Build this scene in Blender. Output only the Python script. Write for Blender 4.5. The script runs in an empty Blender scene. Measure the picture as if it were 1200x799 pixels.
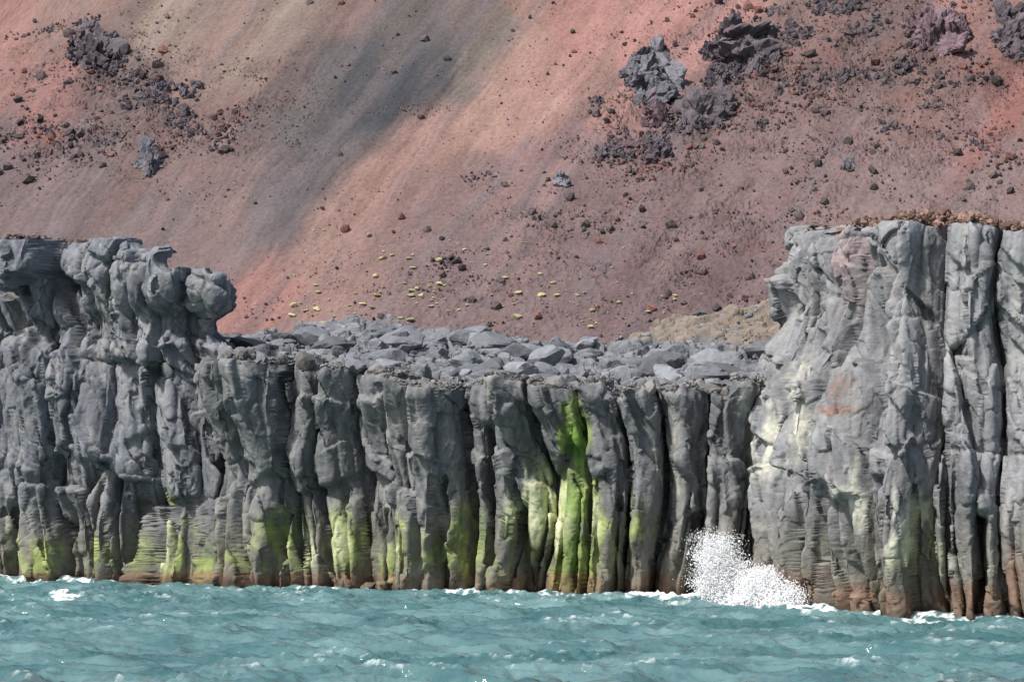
import bpy, bmesh, math
import numpy as np
from mathutils import Vector
rng=np.random.default_rng(7)
S=64/1200.0; CH=8.0
def ud(u,D): return (u-600)*S*D/150.0
def vz(v,D): return CH+(550-v)*S*D/150.0
def lin(c):
    c=np.array(c,float)/255.0
    return np.where(c<=0.04045,c/12.92,((c+0.055)/1.055)**2.4)
# ---------------------------------------------------------------- noise
def hsh(ix,iy,seed):
    h=(ix.astype(np.int64)*374761393+iy.astype(np.int64)*668265263+seed*1274126177)&0xFFFFFFFF
    h=((h^(h>>13))*1274126177)&0xFFFFFFFF
    h=((h^(h>>16))*2246822519)&0xFFFFFFFF
    h=h^(h>>13)
    return (h&0xFFFFFF)/float(0x1000000)
def pn(x,y,seed=0):
    x,y=np.broadcast_arrays(np.asarray(x,float),np.asarray(y,float))
    x0=np.floor(x);y0=np.floor(y);fx=x-x0;fy=y-y0
    ix=x0.astype(np.int64);iy=y0.astype(np.int64)
    sx=fx*fx*fx*(fx*(fx*6-15)+10);sy=fy*fy*fy*(fy*(fy*6-15)+10)
    def g(i,j):
        t=hsh(ix+i,iy+j,seed)*6.2831853
        return np.cos(t)*(fx-i)+np.sin(t)*(fy-j)
    a=g(0,0);b=g(1,0);c=g(0,1);d=g(1,1)
    return ((a+(b-a)*sx)*(1-sy)+(c+(d-c)*sx)*sy)*1.5
def fbm(x,y,seed=0,o=4,gain=.5,lac=2.07):
    s=0;amp=1
    for i in range(o):
        s=s+amp*pn(x*lac**i+i*17.3,y*lac**i-i*9.1,seed+i*31);amp*=gain
    return s
def vn3(x,y,z,seed=0):
    x0=np.floor(x);y0=np.floor(y);z0=np.floor(z)
    fx=x-x0;fy=y-y0;fz=z-z0;fx=fx*fx*(3-2*fx);fy=fy*fy*(3-2*fy);fz=fz*fz*(3-2*fz)
    ix=x0.astype(np.int64);iy=y0.astype(np.int64);iz=z0.astype(np.int64)
    r=0
    for k in(0,1):
        izk=(iz+k)*7919
        a=hsh(ix,iy+izk,seed);b=hsh(ix+1,iy+izk,seed);c=hsh(ix,iy+1+izk,seed);d=hsh(ix+1,iy+1+izk,seed)
        v=(a+(b-a)*fx)*(1-fy)+(c+(d-c)*fx)*fy
        r=r+v*(fz if k else 1-fz)
    return r*2-1
def fbm3(x,y,z,seed=0,o=4,gain=.55):
    s=0;amp=1
    # rotate in plan so that the lattice is not aligned with the cliff
    x,y=.8*x+.6*y,-.6*x+.8*y
    for i in range(o):
        f=2.03**i;s=s+amp*vn3(x*f+i*7.1,y*f+i*3.3,z*f-i*5.7,seed+i*13);amp*=gain
    return s
def worley3(x,y,z,seed=0,jit=.9):
    ix=np.floor(x).astype(np.int64);iy=np.floor(y).astype(np.int64);iz=np.floor(z).astype(np.int64)
    F1=np.full(x.shape,1e9);F2=F1.copy();CX=np.zeros(x.shape);CY=CX.copy();CZ=CX.copy();K1=ix.copy();K2=iy.copy()
    for k in(-1,0,1):
        for i in(-1,0,1):
            for j in(-1,0,1):
                jx=ix+i;jy=iy+j+(iz+k)*7919
                cx=ix+i+.5+(hsh(jx,jy,seed)-.5)*jit;cy=iy+j+.5+(hsh(jx,jy,seed+101)-.5)*jit;cz=iz+k+.5+(hsh(jx,jy,seed+202)-.5)*jit
                d=(x-cx)**2+(y-cy)**2+(z-cz)**2
                m=d<F1
                F2=np.where(m,F1,np.minimum(F2,d))
                CX=np.where(m,cx,CX);CY=np.where(m,cy,CY);CZ=np.where(m,cz,CZ);K1=np.where(m,jx,K1);K2=np.where(m,jy,K2)
                F1=np.where(m,d,F1)
    return np.sqrt(F1),np.sqrt(F2),x-CX,y-CY,z-CZ,hsh(K1,K2,seed+7),hsh(K1,K2,seed+8),hsh(K1,K2,seed+9),hsh(K1,K2,seed+10)
def worley(x,y,seed=0,jit=.85):
    x,y=np.broadcast_arrays(np.asarray(x,float),np.asarray(y,float))
    ix=np.floor(x).astype(np.int64);iy=np.floor(y).astype(np.int64)
    F1=np.full(x.shape,1e9);F2=F1.copy();CX=np.zeros(x.shape);CY=CX.copy();IX=ix.copy();IY=iy.copy()
    for i in(-1,0,1):
        for j in(-1,0,1):
            jx=ix+i;jy=iy+j
            cx=jx+.5+(hsh(jx,jy,seed)-.5)*jit;cy=jy+.5+(hsh(jx,jy,seed+101)-.5)*jit
            d=np.hypot(x-cx,y-cy)
            m=d<F1
            F2=np.where(m,F1,np.minimum(F2,d))
            CX=np.where(m,cx,CX);CY=np.where(m,cy,CY);IX=np.where(m,jx,IX);IY=np.where(m,jy,IY)
            F1=np.where(m,d,F1)
    return F1,F2,x-CX,y-CY,hsh(IX,IY,seed+7),hsh(IX,IY,seed+8),hsh(IX,IY,seed+9)
def worley1(x,seed=0,jit=.95):
    ix=np.floor(x).astype(np.int64);z0=ix*0
    F1=np.full(x.shape,1e9);F2=F1.copy();CX=np.zeros(x.shape);IX=ix.copy()
    for i in(-1,0,1):
        jx=ix+i;cx=jx+.5+(hsh(jx,z0,seed)-.5)*jit
        d=np.abs(x-cx);m=d<F1
        F2=np.where(m,F1,np.minimum(F2,d));CX=np.where(m,cx,CX);IX=np.where(m,jx,IX);F1=np.where(m,d,F1)
    return F1,F2,x-CX,IX
def sm(e0,e1,x):
    t=np.clip((x-e0)/(e1-e0),0,1);return t*t*(3-2*t)
def blur(d,na,nz):
    for _ in range(na):
        p=np.pad(d,((0,0),(1,1)),mode='edge');d=.25*p[:,:-2]+.5*p[:,1:-1]+.25*p[:,2:]
    for _ in range(nz):
        p=np.pad(d,((1,1),(0,0)),mode='edge');d=.25*p[:-2]+.5*p[1:-1]+.25*p[2:]
    return d
def boxz(d,k):
    p=np.pad(d,((k+1,k),(0,0)),mode='edge');c=np.cumsum(p,axis=0)
    return (c[2*k+1:]-c[:-2*k-1])/(2*k+1)
# ---------------------------------------------------------------- mesh helpers
def make_mesh(name,V,F,col=None,mat=None,smooth=False,attrs=None):
    me=bpy.data.meshes.new(name)
    V=np.asarray(V,np.float32);F=np.asarray(F,np.int32);k=F.shape[1]
    me.vertices.add(len(V));me.vertices.foreach_set('co',V.ravel())
    me.loops.add(F.size);me.loops.foreach_set('vertex_index',F.ravel())
    me.polygons.add(len(F))
    me.polygons.foreach_set('loop_start',np.arange(0,F.size,k,dtype=np.int32))
    me.polygons.foreach_set('loop_total',np.full(len(F),k,np.int32))
    me.polygons.foreach_set('use_smooth',np.full(len(F),smooth,bool))
    me.update(calc_edges=True)
    if col is not None:
        a=me.color_attributes.new('Col','FLOAT_COLOR','POINT')
        c=np.ones((len(V),4),np.float32);c[:,:3]=np.clip(col,0,1);a.data.foreach_set('color',c.ravel())
    if attrs:
        for n,d in attrs.items():
            a=me.attributes.new(n,'FLOAT','POINT');a.data.foreach_set('value',np.asarray(d,np.float32).ravel())
    ob=bpy.data.objects.new(name,me);bpy.context.scene.collection.objects.link(ob)
    if mat:me.materials.append(mat)
    return ob
def grid_faces(nr,nc,keep=None):
    i=np.arange(nr-1)[:,None]*nc+np.arange(nc-1)[None,:]
    i=i.ravel()
    F=np.stack([i,i+1,i+nc+1,i+nc],1)
    if keep is not None:
        kf=keep.ravel();F=F[kf[F].all(1)]
    return F
# ---------------------------------------------------------------- materials
def rock_mat(name,nscale,contrast,bump,bscale,rough=.9,spec=.25):
    m=bpy.data.materials.new(name);m.use_nodes=True;nt=m.node_tree;N=nt.nodes;L=nt.links
    b=N['Principled BSDF'];b.inputs['Roughness'].default_value=rough
    b.inputs['Specular IOR Level'].default_value=spec
    at=N.new('ShaderNodeAttribute');at.attribute_name='Col'
    tc=N.new('ShaderNodeTexCoord')
    n1=N.new('ShaderNodeTexNoise');n1.inputs['Scale'].default_value=nscale;n1.inputs['Detail'].default_value=8;n1.inputs['Roughness'].default_value=.65
    L.new(tc.outputs['Object'],n1.inputs['Vector'])
    mr=N.new('ShaderNodeMapRange');mr.inputs[1].default_value=.25;mr.inputs[2].default_value=.75;mr.inputs[3].default_value=1-contrast;mr.inputs[4].default_value=1+contrast
    L.new(n1.outputs[0],mr.inputs[0])
    mx=N.new('ShaderNodeVectorMath');mx.operation='SCALE'
    L.new(at.outputs['Color'],mx.inputs[0]);L.new(mr.outputs[0],mx.inputs['Scale'])
    L.new(mx.outputs[0],b.inputs['Base Color'])
    n2=N.new('ShaderNodeTexNoise');n2.inputs['Scale'].default_value=bscale;n2.inputs['Detail'].default_value=7;n2.inputs['Roughness'].default_value=.65
    L.new(tc.outputs['Object'],n2.inputs['Vector'])
    bp=N.new('ShaderNodeBump');bp.inputs['Strength'].default_value=1;bp.inputs['Distance'].default_value=bump
    L.new(n2.outputs[0],bp.inputs['Height']);L.new(bp.outputs[0],b.inputs['Normal'])
    return m
M_cliff=rock_mat('basalt',2.0,.28,.07,3.6)
M_slope=rock_mat('volcanic_cinder',3.,.12,.05,5,rough=1,spec=.05)
M_lava=rock_mat('lava_rock',2.2,.3,.14,3.5,rough=.95,spec=.1)
# ---------------------------------------------------------------- cliff
def add_blobs(u,v,blobs):
    m=np.zeros(np.shape(u))
    for (cu,cv,ru,rv,st) in blobs:
        m=np.maximum(m,st*np.exp(-((u-cu)/ru)**2-((v-cv)/rv)**2))
    return m
GREEN=[(15,640,30,45,.6),(60,655,34,35,.55),(110,650,34,40,.65),(180,645,34,50,.95),(182,590,18,16,.8),(240,655,36,45,.8),(325,640,32,50,.8),(385,640,34,50,.8),(430,655,32,40,.8),(475,640,30,45,.85),(545,630,28,55,.75),(520,650,24,40,.7),(585,650,22,50,.6),(630,600,40,60,1.05),(677,522,16,50,1.6),(683,492,10,12,1.3),(672,590,30,44,1.3),(668,640,40,60,1.1),(705,620,22,60,.9),(745,605,30,34,.7),(1075,645,30,46,.9),(1050,600,20,40,.35),(960,620,30,40,.3),(330,655,360,24,.48)]
WHITE=[(178,640,22,44,.9),(235,650,18,34,.75),(295,650,10,30,.55),(345,645,24,34,.9),(385,640,16,40,.75),(430,640,20,34,.8),(465,650,18,34,.9),(545,640,16,34,.55),(625,585,32,36,1.3),(640,620,32,38,1.05),(700,610,14,40,.75),(780,550,22,75,.65),(735,600,20,24,.6),(895,500,34,75,.75),(955,515,30,60,.75),(925,560,24,60,.6),(1062,615,28,52,1.35),(1075,650,28,30,1.05),(1000,590,20,60,.6),(1170,620,16,60,.4),(590,640,14,40,.4),(1040,440,14,100,.4)]
RUST=[(985,450,14,22,.7),(990,480,20,10,.7),(650,686,90,18,.9),(780,686,90,22,.9),(920,686,60,26,.8),(1120,706,110,24,1.1),(1000,704,50,24,1.),(250,680,360,12,.9),(1190,680,18,50,.9),(40,620,30,40,.3)]
PINK=[(955,310,32,70,.6),(1110,560,20,60,.2),(870,640,26,30,.5),(1020,300,30,50,.25)]
def cliff_color(x,y,z,u,v,base,seed):
    n1=fbm3(x*.3,y*.3,z*.2,seed+50,4);n2=fbm3(x*1.2,y*1.2,z*.16,seed+60,4,.6);n3=fbm3(x*.8,y*.8,z*.7,seed+70,5,.6);n4=fbm3(x*3.2,y*3.2,z*.8,seed+80,3)
    n1=n1*.6;n2=n2*.6;n3=n3*.6;n4=n4*.6
    c=lin(base)[None,:]*(1+.26*n1+.20*n3+.16*n4+.22*n2)[:,None]
    c=c*(1-.32*sm(.05,.6,.6*fbm3(x*.8,y*.8,z*.06,seed+90,4,.6)))[:,None]
    warm=sm(.0,.6,n2+.3*n1)[:,None]*.45
    c=c*(1-warm)+warm*lin((148,146,138))[None,:]
    low=sm(7.5,1.0,z+1.5*n2)[:,None]
    c=c*(1-.6*low)+.6*low*lin((130,124,104))[None,:]*(1+.3*n3)[:,None]
    def mix(c,m,col):
        m=np.clip(m,0,1)[:,None];return c*(1-m)+m*col
    pk=add_blobs(u,v,PINK);c=mix(c,.7*sm(.15,.9,pk+.35*n3*(pk>.05)),lin((146,124,124))[None,:])
    gr=add_blobs(u,v,GREEN)
    gm=sm(.22,.9,gr*(1+.9*n2+.9*n3+.5*n4))
    ghue=sm(-.4,.5,n3+n1*.4)[:,None]
    gc=lin((98,118,58))[None,:]*(1-ghue)+lin((158,172,100))[None,:]*ghue
    dk=sm(.95,1.35,gr)[:,None];gc=gc*(1-.75*dk)+.75*dk*lin((106,144,48))[None,:]
    c=mix(c,gm*.83,gc)
    wh=add_blobs(u,v,WHITE);c=mix(c,.82*sm(.3,1.15,wh*(1+1.*n2+.8*n3+.5*n4)),(lin((212,211,192))[None,:]*(1-.4*gm[:,None])+.4*gm[:,None]*lin((204,210,148))[None,:]))
    ru=add_blobs(u,v,RUST);c=mix(c,.66*sm(.2,.9,ru*(1+.8*n3+.7*n2)),lin((128,94,76))[None,:]*(1+.4*n4)[:,None])
    wet=sm(1.2,.4,z+.5*n2+.3*n3);c=mix(c,wet*.8,lin((56,46,38))[None,:])
    return c
def cols(wa,wz,W,L,seed,off,tilt,cham,groove,gw,cut=.17,spall=.0):
    F1,F2,dx,ix=worley1(wa/W,seed)
    z0=ix*0
    hc=hsh(ix,z0,seed+3);zz=wz/L*(.7+.6*hc)+hc*7.3+.5*dx*(hc-.3)
    bz=np.floor(zz).astype(np.int64);fz=zz-bz-.5
    h1=hsh(ix,bz,seed+4);h2=hsh(ix,bz,seed+5);h3=hsh(ix,bz,seed+6)
    d=(hc-.5)*off*1.4+(h1-.5)*off*.4+dx*(h2-.5)*2*tilt+fz*(h3-.5)*off*.8
    d-=cham*np.maximum(0,np.abs(dx+(h2-.5)*.25)-cut)
    d-=groove*np.clip(.3+1.5*hsh(ix,z0,seed+11)+.7*pn(wa*.3,wz*.25,seed+12),0,2)*np.exp(-(F2-F1)/gw)
    d-=spall*(h1<.16)*(1+h2)
    return d,hc,h1,h2
CAVES=[(8,590,7,2.),(146,585,5,1.5),(60,610,5,1.8),(252,590,6,1.8),(316,600,6,2.),(430,600,5,1.8),(515,560,6,2.2),(571,500,5,1.8),(612,590,5,1.7),(658,610,4,1.4),(740,600,5,1.7),(812,600,7,2.4),(932,612,10,2.8),(1022,560,6,2.1),(1150,600,8,2.4),(1108,500,5,1.8),(990,650,6,1.9),(100,625,5,1.7),(360,620,5,1.6),(476,610,5,1.8)]
def face_macro(a,z,u,v,seed,big,hmass,colup,colw,colL):
    wa=a+1.2*pn(a*.08,z*.09,seed)+.35*pn(a*.25,z*.16,seed+1)+.7*pn(a*.25,a*0,seed+91)+.10*pn(a*.8,z*.2,seed+92)
    wz=z+.8*pn(a*.15,z*.15,seed+2)
    up=sm(4.,9.,z)
    low=1-up
    F1,F2,dx,dy,h1,h2,h3=worley((wa+.25*wz)/4.8,wz/7.0,seed+10)
    d=big*((h1-.5)*1.9+dx*(h2-.5)*2.8+dy*(h3-.5)*2.8)*(.25+.75*up)
    d-=big*.4*np.exp(-(F2-F1)/.03)*up
    e,hc,h1,h2=cols(wa,wz,colw,colL,seed+20,1.8,1.6,3.2,3.4,.06,spall=.45)
    d+=e*(1-(1-colup)*up)
    e,hc,h1,h2=cols(wa,wz,1.15,9.,seed+30,.75,.65,1.2,1.5,.1,spall=.3)
    d+=(.24+.76*low)*e
    F1,F2,dx,dy,h1,h2,h3=worley((wa+.4*wz)/2.1,wz/4.4,seed+40)
    d+=((h1-.5)*.65+dx*(h2-.5)*2.1+dy*(h3-.5)*1.8)*(.12+.88*up)*hmass
    for (cu,cv,hw,dep) in CAVES:
        uu=u+3*pn(z*.5,z*0+cu,seed)
        d=d-dep*sm(hw*1.25,hw*.7,np.abs(uu-cu))*sm(cv-6,cv+10,v)
    return d
def face_detail(x,y,z,seed):
    q=.2*vn3(x*.6,y*.6,z*.6,seed+44)
    F1,F2,dx,dy,dz,h1,h2,h3,h4=worley3((x+.2*z)/1.15+q,y/1.15,z/2.9+q,seed+45)
    e=(h1-.5)*.14+dx*(h2-.5)*.58+dy*(h3-.5)*.55+dz*(h4-.5)*.46-.07*np.exp(-(F2-F1)/.035)
    F1,F2,dx,dy,dz,h1,h2,h3,h4=worley3((x-.2*z)/.45,y/.45,z/1.0,seed+46)
    e+=(h1-.5)*.03+dx*(h2-.5)*.12+dy*(h3-.5)*.12+dz*(h4-.5)*.09
    e+=.03*fbm3(x*1.5,y*1.5,z*.8,seed+47,4,.62)
    return e
def build_cliff(name,pts,prof,seed,base,da=.06,dz=.06,big=1.,hmass=1.,sidew=None,soil=(118,96,84),hblk=.5,topr=5,back=.15,colup=1.,colw=2.5,vary=.5,colL=9.,dens=1.3):
    P=np.array([(ud(u,D),D-150) for u,D,_ in pts]);Hn=np.array([vz(v,D) for u,D,v in pts])
    seg=np.r_[0,np.cumsum(np.hypot(*np.diff(P,axis=0).T))]
    a=np.arange(0,seg[-1],da)
    X=np.interp(a,seg,P[:,0]);Y=np.interp(a,seg,P[:,1]);H=np.interp(a,seg,Hn)
    k=int(1.2/da);w=np.hanning(2*k+1);w/=w.sum()
    def smo(f,kk=None): 
        return np.convolve(np.pad(f,k,mode='reflect',reflect_type='odd'),w,'valid')
    X=smo(X);Y=smo(Y)
    tx=np.gradient(X);ty=np.gradient(Y);l=np.hypot(tx,ty);tx/=l;ty/=l
    nx,ny=ty,-tx
    nx=smo(nx);ny=smo(ny);l=np.hypot(nx,ny);nx/=l;ny/=l
    F1,F2,dx,dy,h1,h2,h3=worley(a/1.7,a*0+.5,seed+5);
    H=H+(h1-.5)*hblk+dx*(h2-.5)*hblk*1.2-.15*np.exp(-(F2-F1)/.05)*hblk
    F1,F2,dx,dy,h1,h2,h3=worley(a/.5,a*0+.5,seed+6);H=H+(h1-.5)*.16
    w9=np.hanning(11);w9/=w9.sum();H=np.convolve(np.pad(H,5,mode='edge'),w9,'valid')
    H=H+.08*fbm(a*2,a*0,seed+4,4)
    U0=600+X/(S*(Y+150)/150)
    zb=-1.6
    nz=int((H.max()-zb)/dz)
    t=np.linspace(0,1,nz)
    pz=np.array([p[0] for p in prof]);po=np.array([p[1] for p in prof]);o=np.argsort(pz)
    sw=np.interp(a,seg,sidew) if sidew else np.ones(len(a))
    def ip(A,f): return np.interp(A.ravel(),a,f).reshape(A.shape)
    def macro(A,T):
        Ha=ip(A,H);Z=zb+(Ha-zb)*T
        Ya=ip(A,Y);u=ip(A,U0);v=550-(Z-CH)/(S*(Ya+150)/150)
        d=face_macro(A,Z,u,v,seed,big,hmass,colup,colw,colL)
        off=np.interp(Z+.5*pn(A*.3,Z*.3,seed+9),pz[o],po[o])*(1+vary*pn(A*.2,Z*0,seed+8))*ip(A,sw)
        return d+off,Z,Ha,u
    # first pass (coarse in height): where are the steep flanks?  second pass: put more vertices there
    nzc=nz//4;A,T=np.meshgrid(a,np.linspace(0,1,nzc))
    d,Z,Ha,u=macro(A,T);d=blur(d,3,1)
    g=np.gradient(d,axis=1)/da
    rho=boxz(boxz(blur(np.clip(np.sqrt(1+g*g),1,6),4,0),3),3)
    C=np.cumsum(rho,axis=1);C=(C-C[:,:1])/(C[:,-1:]-C[:,:1])
    n2=int(len(a)*dens);q=np.linspace(0,1,n2)
    Ac=np.stack([np.interp(q,C[i],a) for i in range(nzc)])
    f=np.linspace(0,nzc-1,nz);i0=np.minimum(f.astype(int),nzc-2);f=(f-i0)[:,None]
    A=Ac[i0]*(1-f)+Ac[i0+1]*f;T=np.repeat(t[:,None],n2,1)
    d,Z,Ha,u=macro(A,T)
    d=blur(d,3,3)-.3*np.exp(-(Ha-Z)/.25)
    nxa,nya,Xa,Ya=ip(A,nx),ip(A,ny),ip(A,X),ip(A,Y)
    MX=Xa+nxa*d;MY=Ya+nya*d
    ax,ay,az_=np.gradient(MX,axis=1),np.gradient(MY,axis=1),np.gradient(Z,axis=1)
    bx,by,bz=np.gradient(MX,axis=0),np.gradient(MY,axis=0),np.gradient(Z,axis=0)
    Nx=ay*bz-az_*by;Ny=az_*bx-ax*bz;Nz=ax*by-ay*bx
    l=np.sqrt(Nx**2+Ny**2+Nz**2)+1e-9;Nx/=l;Ny/=l;Nz/=l
    e=face_detail(MX,MY,Z,seed)
    FX=MX+Nx*e;FY=MY+Ny*e;FZ=Z+Nz*e*np.clip((Ha-Z)/.5,0,1)
    r=[.06]
    while r[-1]<topr:r.append(r[-1]+max(.07,(r[-1]-3)*.12))
    r=np.array(r);at=A[-1];A2,R=np.meshgrid(at,r);Ht=Ha[-1][None,:]
    F1,F2,dx,dy,h1,h2,h3=worley(A2/1.1,R/1.1,seed+60)
    rub=(h1)*.5+dx*(h2-.5)*.6+dy*(h3-.5)*.5-.15*np.exp(-(F2-F1)/.08)
    TZ=Ht+sm(.05,1.5,R)*rub*hblk+.06*fbm(A2*2,R*2,seed+61,4)*sm(0,.3,R)-np.maximum(0,R-1.2)*back
    TX=FX[-1][None,:]-nxa[-1]*R;TY=FY[-1][None,:]-nya[-1]*R
    V=np.stack([np.r_[FX,TX],np.r_[FY,TY],np.r_[FZ,TZ]],-1)
    nr,nc=V.shape[:2]
    ZZ=np.r_[Z,TZ].ravel();UU=np.r_[u,np.repeat(u[-1:],len(r),0)].ravel();DD0=np.r_[Ya,np.repeat(Ya[-1:],len(r),0)].ravel()+150
    Vv=550-(ZZ-CH)/(S*DD0/150)
    c=cliff_color(V[...,0].ravel(),V[...,1].ravel(),ZZ,UU,Vv,base,seed)
    so=np.r_[np.zeros(A.shape),sm(.5,1.1,R+.5*pn(A2,R,seed+66))].ravel()[:,None]
    if soil is not None: c=c*(1-so)+so*lin(soil)[None,:]*(1+.3*fbm(V[...,0].ravel()*2,V[...,1].ravel()*2,3,3))[:,None]
    make_mesh(name,V.reshape(-1,3),grid_faces(nr,nc),c,M_cliff,smooth=True)
    return dict(X=Xa[-1],Y=Ya[-1],nx=nxa[-1],ny=nya[-1],H=Ha[-1],U=u[-1],d=d[-1])
zl=lambda v:vz(v,160);zm=lambda v:vz(v,146);zr=lambda v:vz(v,130)
left=build_cliff('basalt_cliff',
 [(-300,176,290),(-150,171,286),(-40,167,284),(0,166,283),(60,163,284),(100,161.5,280),(106,161.3,277),(140,160,279),(146,159.8,288),(183,158.5,290),(188,158.3,312),(205,157.8,318),(258,157.2,316),(272,159.5,320),(268,163,350),(255,171,425),(235,180,432)],
 [(zl(280),-.8),(zl(300),0),(zl(320),.5),(zl(345),.6),(zl(360),.3),(zl(376),-.7),(zl(390),-.5),(zl(408),.6),(zl(440),.9),(zl(500),.4),(zl(600),-.2),(zl(690),.1)],
 11,(117,120,126),big=1.3,hmass=1.2,topr=1.5,back=.6,colup=.35,colw=3.1,vary=.5,soil=None,sidew=[.5,.5,.6,.6,.8,.9,.9,.9,.9,1.,1.2,1.3,1.3,1.4,1.,.8,.8])
mid=build_cliff('basalt_cliff',
 [(190,164,432),(250,156.5,430),(290,153,426),(350,151,428),(400,149.5,438),(450,148,442),(520,146,452),(600,144,448),(700,142.5,452),(800,141.5,452),(860,141,456),(930,141,450),(990,141,450)],
 [(zm(440),1.1),(zm(470),.9),(zm(500),0.1),(zm(560),-.35),(zm(620),0),(zm(700),.2)],
 37,(115,117,119),big=.75,hmass=.95,soil=(118,116,114),hblk=.8,topr=3,back=.1,colup=.9,colw=2.6,colL=14)
right=build_cliff('basalt_cliff',
 [(905,168,270),(900,152,270),(872,142.5,275),(915,136.5,272),(945,132.5,262),(985,127,261),(1040,122.3,260),(1100,121.3,261),(1200,120.3,267),(1400,118,272),(1600,116,280)],
 [(zr(262),-3.4),(zr(280),-3.0),(zr(305),-3.1),(zr(335),-3.7),(zr(380),-3.0),(zr(420),-2.0),(zr(460),-.8),(zr(510),.4),(zr(600),.6),(zr(670),0.1),(zr(705),-.5)],
 77,(133,134,137),da=.052,dz=.054,big=.8,hmass=.9,sidew=[1,1,1,1,.9,.5,.25,.2,.2,.2,.2],hblk=.4,topr=6,back=.1,colup=.9,colw=2.9,colL=14)
# ---------------------------------------------------------------- terrace of broken lava
def terrace_z(X,D):
    U=600+X/(S*D/150)
    f=np.interp(U,[250,300,500,600,700,920],[426,428,452,449,454,452])
    bk=np.interp(U,[250,300,420,500,600,700,800,920],[385,390,372,384,390,398,372,352])
    t=np.clip((D-(143+ (600-U)*.012))/30.,0,1.25)
    tt=t**.8
    v=f+(bk-f)*tt+7
    return vz(v,D)
xs=np.arange(-26,24,.09);ds=np.arange(141.5,182,.09)
XX,DD=np.meshgrid(xs,ds)
Zt=terrace_z(XX,DD)
F1,F2,dx,dy,h1,h2,h3=worley(XX/2.2+.3*pn(XX*.5,DD*.5,1),DD/2.2,201)
Zt=Zt+((h1-.5)*.8+dx*(h2-.5)*1.2+dy*(h3-.2)*1.0-.4*np.exp(-(F2-F1)/.06))*sm(141.5,147,DD)
F1,F2,dx,dy,h1,h2,h3=worley(XX/.9,DD/.9,202)
Zt+=(h1-.5)*.45+dx*(h2-.5)*.5+dy*(h3-.5)*.5-.15*np.exp(-(F2-F1)/.08)+.07*fbm(XX*1.5,DD*1.5,203,4)
mo=np.argsort(mid['X'])
fedge=np.interp(XX,mid['X'][mo],(mid['Y']-mid['d'])[mo])+150
Zt=Zt-.2
Ut=600+XX/(S*DD/150);Vt=550-(Zt-CH)/(S*DD/150)
n=fbm(XX*.5,DD*.5,204,4)
bl=sm(.3,.6,add_blobs(Ut,Vt,[(800,375,130,26,1.1),(880,370,60,36,1.1),(700,390,60,10,.8)])+.2*n)[...,None]
c=lin((116,118,122))*(1+.3*n)[...,None]*(1-bl)+bl*lin((124,114,104))*(1+.3*n)[...,None]
make_mesh('lava_terrace',np.stack([XX,DD-150,Zt],-1).reshape(-1,3),grid_faces(*XX.shape,keep=DD>fedge+1.0),c.reshape(-1,3),M_cliff)
# ---------------------------------------------------------------- volcanic slope
def nonuni(lo,hi,step,far,g=1.12):
    c=list(np.arange(lo,hi+1e-6,step));s=step;L=[];x=lo
    while x>far[0]:
        s*=g;x-=s;L.append(x)
    s=step;x=c[-1];R=[]
    while x<far[1]:
        s*=g;x+=s;R.append(x)
    return np.array(L[::-1]+c+R)
xs=nonuni(-56,58,.16,(-400,400),1.2);ds=nonuni(169,247,.16,(168.9,520),1.12)
XX,DD=np.meshgrid(xs,ds)
base=18+.6*(DD-175)+.15*XX
K1=XX/DD;K2=(base-CH)/DD
Us=600+K1*150/S;Vs=550-K2*150/S
def streak(U,V):
    ux,uy=-.60,.80
    return U*uy-V*ux, U*ux+V*uy
Cc,Lc=streak(Us,Vs)
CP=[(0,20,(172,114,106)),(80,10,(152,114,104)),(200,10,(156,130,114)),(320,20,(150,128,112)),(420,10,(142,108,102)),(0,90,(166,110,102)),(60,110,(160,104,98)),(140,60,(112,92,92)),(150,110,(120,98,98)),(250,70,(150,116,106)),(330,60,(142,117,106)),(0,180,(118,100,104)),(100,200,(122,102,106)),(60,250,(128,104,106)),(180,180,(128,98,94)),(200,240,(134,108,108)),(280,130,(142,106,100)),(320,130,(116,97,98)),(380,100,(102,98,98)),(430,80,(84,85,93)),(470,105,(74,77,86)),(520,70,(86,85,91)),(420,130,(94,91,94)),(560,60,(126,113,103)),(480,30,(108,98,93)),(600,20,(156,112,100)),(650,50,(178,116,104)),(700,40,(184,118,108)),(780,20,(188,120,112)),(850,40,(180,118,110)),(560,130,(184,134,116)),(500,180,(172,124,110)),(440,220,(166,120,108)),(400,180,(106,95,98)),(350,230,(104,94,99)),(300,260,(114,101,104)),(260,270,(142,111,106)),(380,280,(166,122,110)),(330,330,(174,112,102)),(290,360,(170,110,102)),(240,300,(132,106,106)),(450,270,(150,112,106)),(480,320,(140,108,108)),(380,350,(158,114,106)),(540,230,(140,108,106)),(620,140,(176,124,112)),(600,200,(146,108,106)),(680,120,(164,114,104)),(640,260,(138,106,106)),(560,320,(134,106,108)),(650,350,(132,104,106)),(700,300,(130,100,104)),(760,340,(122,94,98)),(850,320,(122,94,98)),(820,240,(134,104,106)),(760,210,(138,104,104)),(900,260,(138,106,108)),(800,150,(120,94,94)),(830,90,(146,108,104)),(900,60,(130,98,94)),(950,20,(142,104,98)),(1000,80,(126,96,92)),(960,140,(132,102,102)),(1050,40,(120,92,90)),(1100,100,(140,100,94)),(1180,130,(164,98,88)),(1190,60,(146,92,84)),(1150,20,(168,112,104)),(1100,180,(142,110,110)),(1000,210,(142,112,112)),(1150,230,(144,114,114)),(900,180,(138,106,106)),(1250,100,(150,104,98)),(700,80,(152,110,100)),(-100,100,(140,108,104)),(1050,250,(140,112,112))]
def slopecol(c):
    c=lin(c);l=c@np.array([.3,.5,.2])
    return ((c*.59+l*.41)*.74*np.array([1.0,.99,.965])).astype(np.float32)
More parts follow.
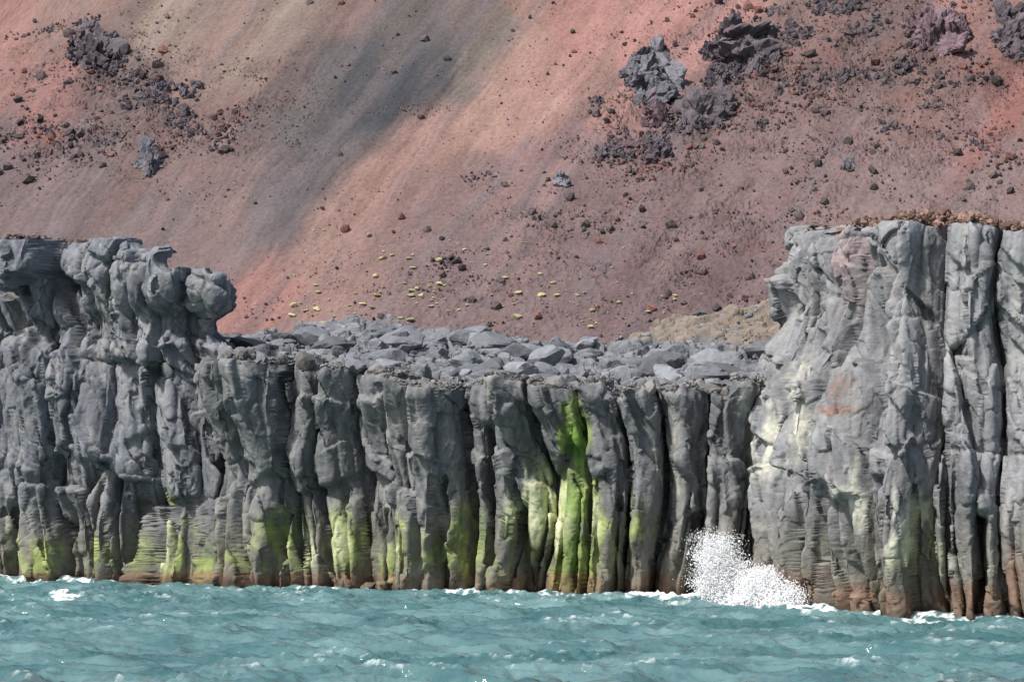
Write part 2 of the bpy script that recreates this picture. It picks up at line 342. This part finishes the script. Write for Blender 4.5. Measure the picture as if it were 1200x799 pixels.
def rbf(U,V,cp,R=34,an=4.2):
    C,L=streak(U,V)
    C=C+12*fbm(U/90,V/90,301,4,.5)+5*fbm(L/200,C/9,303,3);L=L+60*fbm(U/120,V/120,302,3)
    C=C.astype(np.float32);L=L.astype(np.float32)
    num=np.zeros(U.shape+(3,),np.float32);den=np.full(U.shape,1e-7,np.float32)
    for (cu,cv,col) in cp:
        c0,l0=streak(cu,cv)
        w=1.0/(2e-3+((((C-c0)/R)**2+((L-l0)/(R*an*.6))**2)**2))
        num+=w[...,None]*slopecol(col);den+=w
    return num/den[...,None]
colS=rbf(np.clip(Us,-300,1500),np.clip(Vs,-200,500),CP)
wob=7*fbm(Us/90,Vs/90,370,3)
st=fbm((Cc+wob)/26,Lc/420,311,5,.6);st2=fbm((Cc+wob)/5,Lc/220,312,3);nn=fbm(XX*.35,DD*.35,313,5,.6);gr=fbm(XX*2.2,DD*2.2,314,4,.8)
sk=sm(-.3,.5,fbm(Us/160,Vs/120,371,3))
rocky=np.clip(add_blobs(Us,Vs,[(1000,90,230,110,1),(800,150,110,70,1),(180,130,160,70,.8),(60,170,90,30,.9),(100,60,70,40,.8),(850,270,250,90,.6),(1150,200,120,80,.6),(600,350,160,40,.5)]),0,1)
rockyn=rocky*sm(-.1,.6,fbm(XX*.2,DD*.2,320,5,.6))
F1,F2,dx,dy,h1,h2,h3=worley(XX/1.0+.4*pn(XX,DD,5),DD/1.0,330)
Zs=base+.5*pn(Cc/80,Lc/400,340)+.05*st*(1-rocky)+.30*nn*(.1+rocky)+.035*gr+rockyn*((h1-.5)*.6+dx*(h2-.5)*.8+.35*gr)
Zs=Zs+.9*pn(XX*.03,DD*.03,341)*sm(169,190,DD)
gm=(.45*sm(.05,.8,fbm((Cc+wob)/30+9,Lc/500,380,4,.6)))[...,None]
colS=colS*(1-gm)+gm*slopecol((116,103,111))
mod=(1+.18*st*(1-.5*rocky)+.15*st2*sk*(1-.7*rocky)+.08*nn+.15*gr)
colS=colS*mod[...,None]
rr=(rockyn*sm(.45,.7,h1+.3*gr))[...,None]*.5
colS=colS*(1-rr)+rr*slopecol((96,82,84))
red=sm(.35,.8,fbm(XX*.3+50,DD*.3,350,4))[...,None]*rocky[...,None]*.35
colS=colS*(1-red)+red*slopecol((160,92,80))
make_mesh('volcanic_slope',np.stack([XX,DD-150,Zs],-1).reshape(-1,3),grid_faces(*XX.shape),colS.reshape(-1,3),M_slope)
def grid_z(x,D):
    i=np.clip(np.searchsorted(xs,x),0,len(xs)-1);j=np.clip(np.searchsorted(ds,D),0,len(ds)-1)
    return Zs[j,i]
def slope_pt(u,v):
    k1=(u-600)*S/150;k2=(550-v)*S/150
    D=95/(.6+.15*k1-k2);x=k1*D
    return x,D,grid_z(x,D)
# ---------------------------------------------------------------- rocks
def ico(sub):
    bm=bmesh.new();bmesh.ops.create_icosphere(bm,subdivisions=sub,radius=1)
    V=np.array([v.co[:] for v in bm.verts]);F=np.array([[v.index for v in f.verts] for f in bm.faces]);bm.free();return V,F
def rocklib(sub,n,K=13,rough=.0,seed=1,lo=.55):
    V,F=ico(sub);r0=np.random.default_rng(seed);out=[]
    for i in range(n):
        N=r0.normal(size=(K,3));N/=np.linalg.norm(N,axis=1)[:,None];dd=r0.uniform(lo,.95,K)
        dots=np.maximum(V@N.T,1e-3);r=np.min(dd/dots,axis=1);r=np.minimum(r,1.2)
        P=V*r[:,None]
        if rough>0:
            q=fbm(P[:,0]*1.6+i*7+P[:,2]*1.1,P[:,1]*1.6+P[:,2]*1.9,seed+i,4,.6)
            F1,F2,dx,dy,h1,h2,h3=worley(P[:,0]*1.6+P[:,1]*.7+i*5,P[:,2]*1.6-P[:,1]*.9,seed+i+50)
            P=P*(1+rough*.4*q+rough*.7*(h1-.5)+rough*(dx*(h2-.5)+dy*(h3-.5))*1.6)[:,None]
        out.append(P)
    return out,F
def rotm(n):
    q=rng.normal(size=(n,4));q/=np.linalg.norm(q,axis=1)[:,None];w,x,y,z=q.T
    return np.stack([np.stack([1-2*(y*y+z*z),2*(x*y-z*w),2*(x*z+y*w)],-1),np.stack([2*(x*y+z*w),1-2*(x*x+z*z),2*(y*z-x*w)],-1),np.stack([2*(x*z-y*w),2*(y*z+x*w),1-2*(x*x+y*y)],-1)],-2)
def scatter(name,lib,loc,scale,col,mat,rot=True,smooth=False,pr=(.7,1.25)):
    libs,F=lib;n=len(loc);idx=rng.integers(0,len(libs),n);R=rotm(n) if rot else np.repeat(np.eye(3)[None],n,0)
    B=np.array(libs)[idx]
    sc=scale if scale.ndim==2 else scale[:,None]*np.ones((1,3))
    pre=rng.uniform(pr[0],pr[1],(n,1,3))
    P=np.einsum('nij,nvj->nvi',R,B*pre)*sc[:,None,:]+loc[:,None,:]
    nv=B.shape[1]
    Fs=(F[None]+(np.arange(n)*nv)[:,None,None]).reshape(-1,3)
    C=np.repeat(col[:,None,:],nv,1).reshape(-1,3) if col is not None else None
    return make_mesh(name,P.reshape(-1,3),Fs,C,mat,smooth)
L3=rocklib(3,14,13,.10,3);L1=rocklib(2,14,9,0,5);L4=rocklib(4,12,9,.55,9,.4);L0=rocklib(1,14,7,0,6)
# scree on slope
N=90000
u=rng.uniform(-100,1300,N);v=rng.uniform(-60,400,N)
dens=.025+add_blobs(u,v,[(1000,100,260,130,.8),(800,150,130,80,.8),(180,130,160,70,.65),(50,170,100,40,.9),(100,60,80,40,.7),(850,280,300,90,.45),(600,350,250,50,.4),(600,210,60,20,.2)])
dens*=.12+1.5*sm(-.1,.6,fbm(u/70,v/35,360,5,.6))
k=rng.uniform(size=N)<dens*.9;u=u[k];v=v[k]
x,D,z=slope_pt(u,v)
sz=np.minimum(.04*np.exp(rng.exponential(.5,len(u))),.5)*D/200
cc=slopecol((112,95,98))[None,:]*rng.uniform(.5,1.4,(len(u),1));rd=(rng.uniform(size=len(u))<.22)[:,None]
cc=np.where(rd,slopecol((158,96,84))[None,:]*rng.uniform(.7,1.3,(len(u),1)),cc)
scatter('scree_stones',L0,np.stack([x,D-150,z+sz*.2],-1),sz,cc,M_lava)
# outcrops
OUT=[(115,65,38,28,'g'),(100,32,22,12,'g'),(188,112,52,19,'g'),(215,140,20,15,'g'),(175,195,19,20,'G'),(190,180,30,14,'r'),(260,170,19,12,'g'),(325,128,34,8,'r'),(30,165,90,15,'r'),(100,190,38,10,'r'),(25,35,36,7,'g'),(130,90,46,16,'r'),(250,150,66,15,'r'),(150,88,14,10,'g'),(208,148,18,12,'g'),(60,155,22,7,'g'),(10,165,20,7,'g'),(225,160,16,10,'g'),(130,170,20,8,'g'),(60,30,20,8,'g'),
 (762,92,29,42,'G'),(768,130,20,26,'p'),(872,72,42,32,'g'),(848,99,30,16,'g'),(818,142,50,24,'g'),(768,176,25,20,'g'),(720,180,32,14,'g'),(700,116,13,9,'g'),(1098,48,40,30,'p'),(1190,46,30,25,'g'),(985,12,45,18,'g'),(930,50,24,16,'g'),(1000,95,42,14,'g'),(940,105,36,13,'g'),(1050,155,30,10,'g'),(1060,90,32,13,'g'),(1020,40,30,13,'g'),(1150,95,22,10,'g'),(900,20,26,10,'g'),(1090,130,24,8,'g'),(1150,165,24,8,'g'),(900,150,22,8,'g'),(980,60,22,9,'g'),(1120,100,20,8,'g'),(992,200,11,7,'G'),(1130,150,30,12,'r'),(660,214,10,10,'G'),(705,190,18,10,'r'),(940,120,70,16,'r'),(520,313,12,7,'d'),(634,258,12,5,'d'),(480,128,44,8,'r'),(560,205,26,7,'p'),(1170,185,30,14,'r'),(860,20,26,10,'r'),(900,90,60,18,'r'),(880,150,50,10,'r'),(1050,75,40,14,'r'),(780,200,60,12,'r'),(1140,80,30,14,'r'),(960,35,40,10,'r'),(740,160,40,12,'p')]
PAL={'g':(96,89,94),'G':(110,109,115),'r':(110,90,90),'p':(112,95,101),'d':(70,66,72)}
for (cu,cv,ru,rv,t) in OUT:
    loose=t=='r'
    n=int(12+ru*rv/(8 if loose else 12))
    r=np.sqrt(rng.uniform(0,1,n))*(1+.6*loose*rng.uniform(0,1,n));th=rng.uniform(0,6.283,n)
    uu=cu+ru*r*np.cos(th)*.95;vv=cv+rv*r*np.sin(th)*.85-.25*ru*r*np.cos(th)*(.5 if ru>rv*1.5 else 0)
    x,D,z=slope_pt(uu,vv)
    s=min(ru,rv)*S*1.5*rng.uniform(.08,.42,n)*(1.15-.6*np.minimum(r,1.2))
    if loose: s=np.maximum(s*.6,.06)
    elif rv>20 or t=='G': s[:5]=min(ru,rv)*S*1.4*np.array([.9,.75,.65,.55,.5])
    if not loose:x[0],D[0],z[0]=[float(q[0]) for q in slope_pt(np.array([cu]),np.array([cv+rv*.2]))]
    sc=np.stack([s,s,s*rng.uniform(.9,1.5,n)],-1)
    col=lin(PAL[t])[None,:]*rng.uniform(.7,1.3,(n,1))
    if loose:
        col=col*.8;m=rng.uniform(size=n)<.3;col[m]=slopecol((165,98,86))
    scatter('lava_outcrop',L1 if loose else L4,np.stack([x,D-150,z+s*.35],-1),sc,col,M_lava,pr=(.5,1.2))
# terrace boulders
N=1300
u=rng.uniform(285,915,N);D=145+28*rng.uniform(0,1,N)**.8
x=ud(u,D);fr=np.interp(x,mid['X'][mo],mid['Y'][mo])+150
k=D>fr+.6;u=u[k];D=D[k];x=x[k]
ti=np.clip(((D-141.5)/.09).astype(int),0,Zt.shape[0]-1);tj=np.clip(((x+26)/.09).astype(int),0,Zt.shape[1]-1)
z=Zt[ti,tj]
sz=np.minimum(.12*np.exp(rng.exponential(.62,len(u))),1.2)
sz=np.where((u>700)&(D>152),sz*.5,sz)
cc=lin((120,123,128))[None,:]*rng.uniform(.55,1.3,(len(u),1))
scatter('lava_boulders',L3,np.stack([x,D-150,z+sz*.25],-1),np.stack([sz*1.3,sz*1.1,sz*.8],-1),cc,M_cliff)
# rubble along cliff tops
def rim(cl,n,lo,hi,base,zj,smax):
    i=rng.integers(0,len(cl['X']),n);u=cl['U'][i]
    r=rng.uniform(.05,2.2,n);m=(u>lo)&(u<hi)
    i=i[m];r=r[m]
    d=cl['d'][i]-r
    s=np.minimum(.04*np.exp(rng.exponential(.5,len(i))),smax)
    loc=np.stack([cl['X'][i]+cl['nx'][i]*d,cl['Y'][i]+cl['ny'][i]*d,cl['H'][i]+.25*np.minimum(r,1)*zj+rng.uniform(0,.12,len(i))],-1)
    return loc,s,lin(base)[None,:]*rng.uniform(.55,1.35,(len(i),1))
l,s,c=rim(right,6200,935,1400,(132,108,98),1.4,.25);scatter('cliff_top_rubble',L1,l,s*1.1,c,M_lava)
l,s,c=rim(left,1600,-200,90,(122,102,92),.6,.2);scatter('cliff_top_rubble',L1,l,s,c,M_lava)
l,s,c=rim(mid,1800,290,900,(118,116,114),1.,.5);scatter('cliff_top_rubble',L1,l,s*1.3,c,M_cliff)
# moss cushions
mm=bpy.data.materials.new('moss');mm.use_nodes=True;b=mm.node_tree.nodes['Principled BSDF'];b.inputs['Roughness'].default_value=1
at=mm.node_tree.nodes.new('ShaderNodeAttribute');at.attribute_name='Col';mm.node_tree.links.new(at.outputs['Color'],b.inputs['Base Color'])
cl=[]
for (cu,cv,ru,rv,n) in [(490,320,130,34,50),(620,325,120,32,34),(470,305,30,10,8),(430,350,90,22,50),(600,286,14,5,10),(560,350,170,30,100),(375,365,50,10,34),(700,370,110,24,50),(760,350,90,28,18),(520,300,90,36,12),(740,60,12,4,6),(375,275,8,4,4)]:
    cl.append(np.stack([rng.normal(cu,ru*.65,n),rng.normal(cv,rv*.65,n)],-1))
cl=np.concatenate(cl);x,D,z=slope_pt(cl[:,0],cl[:,1]);n=len(x)
s=.034*np.exp(rng.exponential(.6,n));s=np.minimum(s,.2);cc=lin((180,175,130))[None,:]*rng.uniform(.6,1.15,(n,1))
scatter('moss_cushions',L1,np.stack([x,D-150,z+s*.4],-1),np.stack([s*1.6,s,s*.7],-1),cc,mm,rot=True)
# ---------------------------------------------------------------- sea
xs2=nonuni(-44,44,.12,(-3000,3000),1.2);ds2=nonuni(86,168,.10,(-2500,2500),1.2)
XX,DD=np.meshgrid(xs2,ds2)
fade=np.exp(-np.maximum(0,np.hypot(XX,DD-127)-90)/60)
wx=XX+1.4*pn(XX*.12,DD*.12,401)+.3*DD;wd_=DD+.6*pn(XX*.2,DD*.2,407)
calm=.65+.5*sm(-.4,.5,fbm(XX*.05,DD*.06,408,3))
h=.30*(1-2*np.abs(pn(wx*.10,wd_*.22,402)))+.26*(1-2*np.abs(pn(wx*.24,wd_*.45+.1*XX,403)))+calm*(.17*(1-2*np.abs(pn(wx*.6+3,wd_*1.05,404)))+.08*(1-2*np.abs(pn(wx*1.5,wd_*2.2,405)))+.02*pn(XX*4,DD*5,406))
Hw=h*fade*1.2
Uw=600+XX/(S*np.maximum(DD,20)/150);Vw=550+150*150/np.maximum(DD,20)
fo=add_blobs(Uw,Vw,[(850,711,130,7,1.1),(790,706,100,4,.9),(950,722,44,7,1.0),(72,711,26,4,.8),(890,712,56,11,1.5),(640,706,60,3,.5),(960,728,34,4,.8)])
fn=fbm(XX*1.3,DD*1.0,410,5,.65)
foam=sm(.35,.85,fo*(1+1.1*fn))
edge=np.interp(XX,mid['X'][mo],mid['Y'][mo])+150
ef=np.exp(-np.maximum(0,edge-DD-1.2)/.8)*(np.abs(XX)<22)
nl=int(len(left['X'])*.7);lo_=np.argsort(left['X'][:nl])
edge2=np.interp(XX,left['X'][:nl][lo_],left['Y'][:nl][lo_])+150
ef=np.maximum(ef,np.exp(-np.maximum(0,edge2-DD-1.2)/.8)*(XX<-17))
fx=right['X'];iy=np.argsort(fx);edge3=np.interp(XX,fx[iy],right['Y'][iy])+150
ef=np.maximum(ef,np.exp(-np.maximum(0,edge3-DD-1.0)/.8)*(XX>17))
foam=np.maximum(foam,.75*sm(.25,.95,ef*(.5+1.5*fn)))
cap=sm(.62,.72,h)*sm(.1,.6,fn)*.5*fade
foam=np.clip(np.maximum(foam,cap),0,1)
Hw+=.15*sm(.4,1,fo)*(.5+fn)*fade
ms=bpy.data.materials.new('sea_water');ms.use_nodes=True;nt=ms.node_tree;Nn=nt.nodes;L=nt.links;b=Nn['Principled BSDF']
b.inputs['Roughness'].default_value=.1;b.inputs['IOR'].default_value=1.33
at=Nn.new('ShaderNodeAttribute');at.attribute_name='foam'
tc=Nn.new('ShaderNodeTexCoord');n1=Nn.new('ShaderNodeTexNoise');n1.inputs['Scale'].default_value=.22;n1.inputs['Detail'].default_value=6
L.new(tc.outputs['Object'],n1.inputs['Vector'])
cr=Nn.new('ShaderNodeValToRGB');cr.color_ramp.elements[0].position=.35;cr.color_ramp.elements[0].color=(.05,.125,.132,1);cr.color_ramp.elements[1].position=.68;cr.color_ramp.elements[1].color=(.14,.24,.245,1)
L.new(n1.outputs[0],cr.inputs[0])
mx=Nn.new('ShaderNodeMix');mx.data_type='RGBA';L.new(at.outputs['Fac'],mx.inputs[0]);L.new(cr.outputs[0],mx.inputs[6]);mx.inputs[7].default_value=(.82,.86,.86,1)
L.new(mx.outputs[2],b.inputs['Base Color'])
mr=Nn.new('ShaderNodeMapRange');mr.inputs[3].default_value=.1;mr.inputs[4].default_value=.8;L.new(at.outputs['Fac'],mr.inputs[0]);L.new(mr.outputs[0],b.inputs['Roughness'])
n2=Nn.new('ShaderNodeTexNoise');n2.inputs['Scale'].default_value=2.0;n2.inputs['Detail'].default_value=4;L.new(tc.outputs['Object'],n2.inputs['Vector'])
bp=Nn.new('ShaderNodeBump');bp.inputs['Distance'].default_value=.12;L.new(n2.outputs[0],bp.inputs['Height']);L.new(bp.outputs[0],b.inputs['Normal'])
make_mesh('sea',np.stack([XX,DD-150,Hw],-1).reshape(-1,3),grid_faces(*XX.shape),None,ms,True,{'foam':foam})
# ---------------------------------------------------------------- splash
mf=bpy.data.materials.new('spray_foam');mf.use_nodes=True;b=mf.node_tree.nodes['Principled BSDF'];b.inputs['Base Color'].default_value=(.95,.96,.97,1);b.inputs['Roughness'].default_value=.6
V0,F0=ico(1);drop=([V0],F0)
P=[];Sz=[]
def jet(u0,D0,n,ang,spread,spd,size,pw=.5):
    # ballistic fans broken into strands
    ns=34;sa=rng.normal(ang,spread,ns);sl=rng.uniform(.5,1.05,ns);k=rng.integers(0,ns,n)
    th=np.radians(sa[k]+rng.normal(0,3.5,n));sp=spd*sl[k]*rng.uniform(0,1,n)**pw
    f=sp/spd
    x=ud(u0,D0)+rng.normal(0,.25,n)+np.sin(th)*sp;z=np.cos(th)*sp+rng.normal(0,.06,n)-.05*sp*np.abs(np.sin(th))
    y=D0-150+rng.normal(0,.3,n)+rng.normal(0,.12,n)*sp
    P.append(np.stack([x,y,np.maximum(z,0)],-1));Sz.append(np.exp(rng.normal(-3.8,.35,n))*size*(1.5-.8*f))
jet(853,134.5,22000,-10,12,4.8,1.1,.85)
jet(846,134.5,5000,-30,12,3.2,1.0,.8)
jet(870,134.3,10000,14,18,3.1,1.15,.8)
jet(900,131.8,20000,2,18,2.8,1.3,.85)
jet(912,131.2,8000,26,22,2.0,1.3,.8)
jet(880,133.0,8000,0,50,1.6,1.6,.7)
jet(904,131.6,10000,0,55,1.3,1.7,.7)
P=np.concatenate(P);Sz=np.concatenate(Sz)
scatter('breaking_wave_spray',drop,P,Sz,None,mf,smooth=True)
# ---------------------------------------------------------------- light, camera
sc=bpy.context.scene
w=bpy.data.worlds.new('World');sc.world=w;w.use_nodes=True;nt=w.node_tree
sky=nt.nodes.new('ShaderNodeTexSky');sky.sky_type='NISHITA';sky.sun_disc=False
az,el=-48,49
sky.sun_elevation=math.radians(el);sky.sun_rotation=math.radians(180-az)
sky.air_density=1.0;sky.dust_density=3
nt.links.new(sky.outputs[0],nt.nodes['Background'].inputs[0]);nt.nodes['Background'].inputs[1].default_value=.125
d=Vector((math.sin(math.radians(az))*math.cos(math.radians(el)),-math.cos(math.radians(az))*math.cos(math.radians(el)),math.sin(math.radians(el))))
sl=bpy.data.lights.new('sun','SUN');sl.energy=4.8;sl.angle=math.radians(3.);sl.color=(1,.97,.93)
so=bpy.data.objects.new('sun',sl);sc.collection.objects.link(so);so.rotation_euler=d.to_track_quat('Z','Y').to_euler()
cam=bpy.data.cameras.new('camera');co=bpy.data.objects.new('camera',cam);sc.collection.objects.link(co)
cam.lens=36*150/64;cam.sensor_width=36;cam.shift_y=.1254;cam.clip_end=6000;cam.clip_start=.5
co.location=(0,-150,CH);co.rotation_euler=(math.radians(90),0,0);sc.camera=co
sc.view_settings.view_transform='Standard';sc.view_settings.look='None';sc.view_settings.exposure=0
